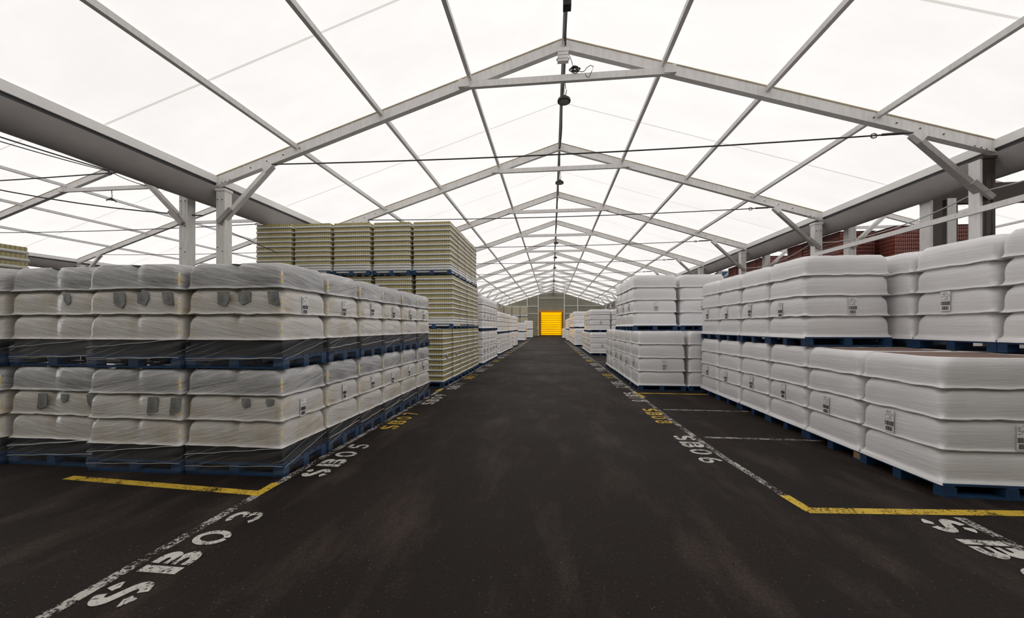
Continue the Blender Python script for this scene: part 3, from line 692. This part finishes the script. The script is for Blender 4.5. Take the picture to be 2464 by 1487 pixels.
white_block(3.83, 1, 4.10, 1.003, 1.385, 4, [(6, 4), (4, 4)], 'right row facing SB06', 'white pallets in the right front block', near=True, start=(0, [2, -0.22]), front_label=True, sheets=True, face_w=1.28)
white_block(2.28, 1, 10.14, 1.0, 1.575, 4, [(6, 3), (2, 2)], 'second right block facing SB12', 'white pallets in the second right block', near=True, start=(0, 0.75), xoff=(0, 0.03), front_label=True, face_w=1.27)
white_block(2.25, 1, 22.2, 1.0, 1.355, 4, [(6, 4), (1, 1)], 'third right block beyond SB20', 'white pallets in the third right block', start=(0, 0.3), front_label=True, mat='wrap_far', face_w=1.27)
white_block(1.98, 1, 32.2, 1.0, 1.53, 4, [(10, 8)], 'long fourth right block', 'white pallets in the fourth right block', start=(0, 2), mat='wrap_far', front_label=True, face_w=1.27)
white_block(1.86, 1, 43.0, 1.0, 1.32, 4, [(8, 8)], 'fifth right block near the yellow door', 'white pallets in the fifth right block', mat='wrap_far', labels=False)
white_block(1.55, 1, 52.5, 1.0, 1.42, 4, [(3, 0)], 'last single stack right of the yellow door', 'white pallets beside the door', mat='wrap_far', labels=False)
white_block(-2.92, -1, 15.85, 0.86, 1.50, 4, [(5, 5), (1, 1)], 'left block behind the yellow cans', 'white pallets behind the yellow cans', size=(1.2, 0.8), mat='wrap_far')
white_block(-3.0, -1, 21.65, 0.88, 1.28, 4, [(5, 5)], 'fourth left block', 'white pallets in the fourth left block', size=(1.2, 0.8), mat='wrap_far', labels=False)
white_block(-2.95, -1, 26.2, 0.88, 1.28, 4, [(3, 2)], 'short left stack after the fourth block', 'white pallets after the fourth left block', size=(1.2, 0.8), mat='wrap_far', labels=False)
white_block(-3.02, -1, 31.1, 0.88, 1.29, 4, [(3, 3)], 'orange lit left stack before the pale cans', 'white pallets in the sixth left block', size=(1.2, 0.8), mat='wrap_far', labels=False)
white_block(-3.07, -1, 43.2, 0.88, 1.07, 3, [(4, 4)], 'low left stack in front of pale cans', 'white pallets before the pale cans', size=(1.2, 0.8), mat='wrap_far', labels=False)
white_block(-2.85, -1, 55.5, 0.88, 1.28, 4, [(3, 3)], 'last left stack beside the yellow door', 'white pallets left of the door', size=(1.2, 0.8), mat='wrap_far', labels=False)

# ---- left front block: bags under milky film on charcoal trays --------
AH = 1.205
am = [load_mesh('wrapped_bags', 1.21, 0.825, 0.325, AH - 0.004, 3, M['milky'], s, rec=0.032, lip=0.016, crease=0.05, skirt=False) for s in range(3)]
b = MB(); rows = [[(x, y, z) for x, y in rrect(0.575, 0.385, 0.02, 6, 3)] for z in (0.14, 0.19, 0.30, 0.32)]; b.quad_strip(rows, True, 0, False); b.poly(rows[-1]); b.poly(rows[0][::-1]); tray_me = b.mesh('base_tray', M['charcoal'])
def film_mesh(seed):
    b = MB(); rows = []
    for z, o in ((0.035, 0.004), (0.09, 0.004), (0.15, 0.003), (0.22, 0.0), (0.29, 0.0), (0.36, 0.008)):
        rows.append([(x * (1 + 0.006 * noise.noise(Vector((x * 4, y * 4, z * 9 + seed)))), y * (1 + 0.006 * noise.noise(Vector((x * 4, y * 4, z * 9 + seed)))), z) for x, y in rrect(0.606 + o, 0.410 + o, 0.02, 10, 4)])
    b.quad_strip(rows, True); return b.mesh('film_skirt', M['film'])
fm = [film_mesh(s) for s in range(2)]
def flap_mesh(seed):
    rnd = random.Random(seed); b = MB(); w = rnd.uniform(0.07, 0.17); h = rnd.uniform(0.10, 0.24); k = rnd.uniform(-0.05, 0.05); q = rnd.uniform(0.15, 0.85)
    pts = [(-w / 2, 0), (-w / 2 + k * 0.6, -h * rnd.uniform(0.5, 0.9)), (-w / 2 + w * q + k, -h), (w / 2 + k * 0.7, -h * rnd.uniform(0.55, 0.95)), (w / 2, 0)]
    b.poly([(x, -0.004, z) for x, z in pts][::1]); b.poly([(x, 0.0, z) for x, z in pts][::-1]); return b.mesh('slip_sheet_flap', M['flap'])
def strand_mesh(seed):
    rnd = random.Random(seed); b = MB(); side = seed % 3 == 2
    z = rnd.uniform(0.06, 0.26) if seed < 9 else rnd.uniform(0.45, 0.95); dz = rnd.uniform(-0.02, 0.05) if seed % 2 else rnd.uniform(0.05, 0.12)
    w = rnd.choice((0.002, 0.003, 0.004)); n = 10
    for k in range(1):
        if side: b.tube([(0.6125, -0.39 + 0.78 * i / n, z + 1.6 * dz * i / n + 0.004 * math.sin(i * 1.7)) for i in range(n + 1)], w, 4)
        else: b.tube([(-0.6 + 1.2 * i / n, -0.4155, z + dz * i / n + 0.004 * math.sin(i * 1.7)) for i in range(n + 1)], w, 4)
    return b.mesh('film_strand', M['strand'])
FLP = [flap_mesh(s) for s in range(8)]
STR = [strand_mesh(s) for s in range(12)]
def bags(x, y, z, label, group, aisle, front, near=True):
    t = thing('bagged_pallet', label, 'pallet', (x + rng.uniform(-0.008, 0.008), y + rng.uniform(-0.012, 0.005), z), R(rng.uniform(-0.4, 0.4)), group)
    add_pallet(t, (1.2, 0.8), near); place('base_tray', tray_me, t)
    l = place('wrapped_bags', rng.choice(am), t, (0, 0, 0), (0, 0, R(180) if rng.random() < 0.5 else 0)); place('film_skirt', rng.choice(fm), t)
    for m_ in rng.sample([STR[i] for i in ((0, 1, 3, 4, 6, 9) if front else ()) + ((2, 5, 8, 11) if aisle else ())], 3 if front or aisle else 0): place('film_strand', m_, t)
    if aisle: put_label(t, '+x', 0.604, -0.03 + rng.uniform(-0.04, 0.04), 0.75 + rng.uniform(-0.04, 0.02), 1.0)
    if front:
        for u in (-0.12, 0.22, 0.5):
            if rng.random() < 0.75:
                o = place('slip_sheet_flap', rng.choice(FLP), t, (u + rng.uniform(-0.1, 0.06), -0.408, 0.87), (0, 0, 0)); o.scale = (rng.choice((-1, 1)), 1, rng.uniform(0.7, 1.1))
PA = 0.845
for lv in range(2):
    for k in range(6):
        bags(-2.97 - 0.6, 3.885 + PA * k + 0.4, lv * AH, '%s milky wrapped pallet of bags, %s along aisle beside SB05' % (LV[lv], 'corner one' if k == 0 else ORD[k] + ' from front'), 'milky wrapped pallets on the left', True, k == 0)
    for c in range(1, 4):
        bags(-2.97 - 0.6 - (1.235, 2.46, 3.71)[c - 1], 3.87 + (0.0, -0.02, 0.06, 0.0)[c] + 0.4, lv * AH, '%s milky wrapped pallet of bags, %s column left of the SB05 corner' % (LV[lv], ORD[c - 1]), 'milky wrapped pallets on the left', False, True)

# ---- can pallets: trays of cans --------
def scallop(w, d, per, amp, seg=4):
    pts = []; nx = max(1, round(w / per)); ny = max(1, round(d / per))
    def side(p, q, n, nx_, ny_):
        for i in range(n * seg):
            u = i / (n * seg); o = -amp + amp * abs(math.sin(math.pi * u * n)) ** 0.6
            pts.append((p[0] + (q[0] - p[0]) * u + nx_ * o, p[1] + (q[1] - p[1]) * u + ny_ * o))
    hx, hy = w / 2, d / 2
    side((-hx, -hy), (hx, -hy), nx, 0, 1 * -1); side((hx, -hy), (hx, hy), ny, 1, 0); side((hx, hy), (-hx, hy), nx, 0, 1); side((-hx, hy), (-hx, -hy), ny, -1, 0)
    return pts
def tray_geo(b, w, d, h, z, cm=0, tm=1, white=False):
    tb = h * 0.40
    rows = [[(x, y, z + q) for x, y in rrect(w / 2 + o, d / 2 + o, 0.03, 3, 3)] for q, o in (((-0.075, 0.0), (0.0, 0.008)) if white else ((0.0, -0.02), (0.004, 0.002))) + ((tb * 0.5, 0.006), (tb, -0.002), (tb + 0.004, -0.02))]
    b.quad_strip(rows, True, tm, True); b.poly(rows[0][::-1], tm)
    sc_ = scallop(w - 0.02, d - 0.02, 0.066, 0.014, 4)
    if white:
        rows = [[(x, y, z + q) for x, y in rrect(w / 2 + o, d / 2 + o, 0.05, 3, 3)] for q, o in ((tb, -0.004), (tb + 0.02, 0.012), (h * 0.8, 0.006), (h - 0.006, -0.015))]
        b.quad_strip(rows, True, tm, True); b.poly(rows[-1], tm)
    else:
        rows = [[(x * k, y * k, z + q) for x, y in sc_] for q, k in ((tb, 1.0), (h * 0.86, 1.0), (h - 0.004, 0.985))]
        b.quad_strip(rows, True, cm, True); b.poly(rows[-1], tm)
def tray_mesh(w, d, h, mats, white=False, name='can_tray'):
    b = MB(); tray_geo(b, w, d, h, 0, white=white); return b.mesh(name, mats)
TH = 0.147; NT_ = 10; CH = PH + TH * NT_ + 0.02
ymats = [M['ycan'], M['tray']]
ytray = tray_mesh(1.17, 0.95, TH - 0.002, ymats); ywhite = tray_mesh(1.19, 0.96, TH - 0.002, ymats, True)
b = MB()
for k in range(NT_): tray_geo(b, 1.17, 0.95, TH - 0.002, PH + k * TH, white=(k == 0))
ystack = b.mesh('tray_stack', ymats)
def cans(x, y, z, label, group, bywhite=False, simple=False, rz=0.0, lab=None, name='canned_drink_pallet'):
    t = thing(name, label, 'pallet', (x + rng.uniform(-0.012, 0.012), y + rng.uniform(-0.003, 0.003), z), R(rng.uniform(-0.2, 0.2)) + rz, group)
    add_pallet(t, (1.2, 1.0), False)
    if simple: place('tray_stack', ystack, t)
    else:
        for k in range(NT_):
            o = place('can_tray', ywhite if (k == 0 and bywhite) else ytray, t, (rng.uniform(-0.005, 0.005), rng.uniform(-0.005, 0.005), PH + k * TH))
            if k == 0 and bywhite: o['label'] = 'bottom tray covered in white film'
    for f in (lab or ()): put_label(t, *f)
LV3 = ('bottom', 'middle', 'top')
XC = -2.94
for k in range(5):
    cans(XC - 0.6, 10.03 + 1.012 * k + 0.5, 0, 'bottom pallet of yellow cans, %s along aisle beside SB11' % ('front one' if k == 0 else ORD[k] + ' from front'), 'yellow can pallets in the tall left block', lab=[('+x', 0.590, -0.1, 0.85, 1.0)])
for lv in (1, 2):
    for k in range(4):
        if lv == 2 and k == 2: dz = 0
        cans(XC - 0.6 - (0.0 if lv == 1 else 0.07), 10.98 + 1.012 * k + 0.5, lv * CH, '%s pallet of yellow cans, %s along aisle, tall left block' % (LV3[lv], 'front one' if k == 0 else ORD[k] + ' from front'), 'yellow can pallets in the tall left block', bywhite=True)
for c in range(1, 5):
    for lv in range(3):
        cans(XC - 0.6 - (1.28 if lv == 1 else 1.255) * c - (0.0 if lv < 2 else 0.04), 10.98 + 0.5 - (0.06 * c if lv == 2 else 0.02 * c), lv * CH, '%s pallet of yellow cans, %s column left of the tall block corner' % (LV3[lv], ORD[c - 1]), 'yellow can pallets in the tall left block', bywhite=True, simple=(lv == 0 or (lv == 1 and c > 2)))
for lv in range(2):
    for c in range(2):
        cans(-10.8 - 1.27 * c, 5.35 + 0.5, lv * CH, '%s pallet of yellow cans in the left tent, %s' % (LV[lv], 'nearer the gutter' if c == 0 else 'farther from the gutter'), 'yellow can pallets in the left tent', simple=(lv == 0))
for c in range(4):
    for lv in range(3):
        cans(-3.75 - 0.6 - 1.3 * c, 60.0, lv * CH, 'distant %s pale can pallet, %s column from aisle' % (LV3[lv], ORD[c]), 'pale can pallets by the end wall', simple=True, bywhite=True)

# red, blue and amber can towers in the right tent
def can_layers(mats, name, per=0.066):
    b = MB(); n = 12; h = 0.128
    for k in range(n):
        z = PH + k * h; rows = [[(x * q2, y * q2, z + q) for x, y in scallop(1.16, 0.96, per, 0.018, 4)] for q, q2 in ((0.0, 0.985), (0.012, 1.0), (h - 0.02, 1.0), (h - 0.008, 0.985))]
        b.quad_strip(rows, True, 0); b.poly(rows[-1], 1); b.poly(rows[0][::-1], 1)
    b.box(-0.6, 0.6, -0.5, 0.5, PH + n * h, PH + n * h + 0.015, 1)
    return b.mesh(name, mats), PH + n * h + 0.017
rmesh, RH = can_layers([M['rcan'], M['darkboard']], 'red_can_layers'); bmesh_, _ = can_layers([M['bcan'], M['darkboard']], 'blue_can_layers'); brmesh, _ = can_layers([M['brcan'], M['darkboard']], 'amber_can_layers')
def tower(x, y, me, colour, where, part):
    for lv in range(3):
        t = thing('canned_drink_pallet', '%s pallet of %s cans in right tent, %s' % (LV3[lv], colour, where), 'pallet', (x, y, lv * RH), R(rng.uniform(-0.5, 0.5)), '%s can pallets in the right tent' % colour)
        add_pallet(t, (1.2, 1.0), False); place(part, me, t)
for k in range(3): tower(10.2 + 0.62, 14.5 + 0.5 + 1.02 * k, rmesh, 'red', 'column behind slim post, %s from front' % ORD[k], 'can_layers')
for c in range(2): tower(11.5 + 0.6 + 1.24 * c, 13.9 + 0.5, rmesh, 'red', 'nearest tower, %s behind the posts' % ('left one' if c == 0 else 'right one'), 'can_layers')
for k in range(4): tower(10.28 + 0.62, 19.15 + 0.5 + 1.02 * k, rmesh, 'red', 'farther group, %s from its front' % ORD[k], 'can_layers')
tower(11.55 + 0.62, 19.65, rmesh, 'red', 'farther group, second column at its front', 'can_layers')
tower(10.35 + 0.6, 24.7, bmesh_, 'blue', 'behind the red towers', 'can_layers')
for k in range(2): tower(10.3 + 0.6, 27.0 + 1.05 * k, brmesh, 'amber', '%s behind the blue cans' % ORD[k], 'can_layers')
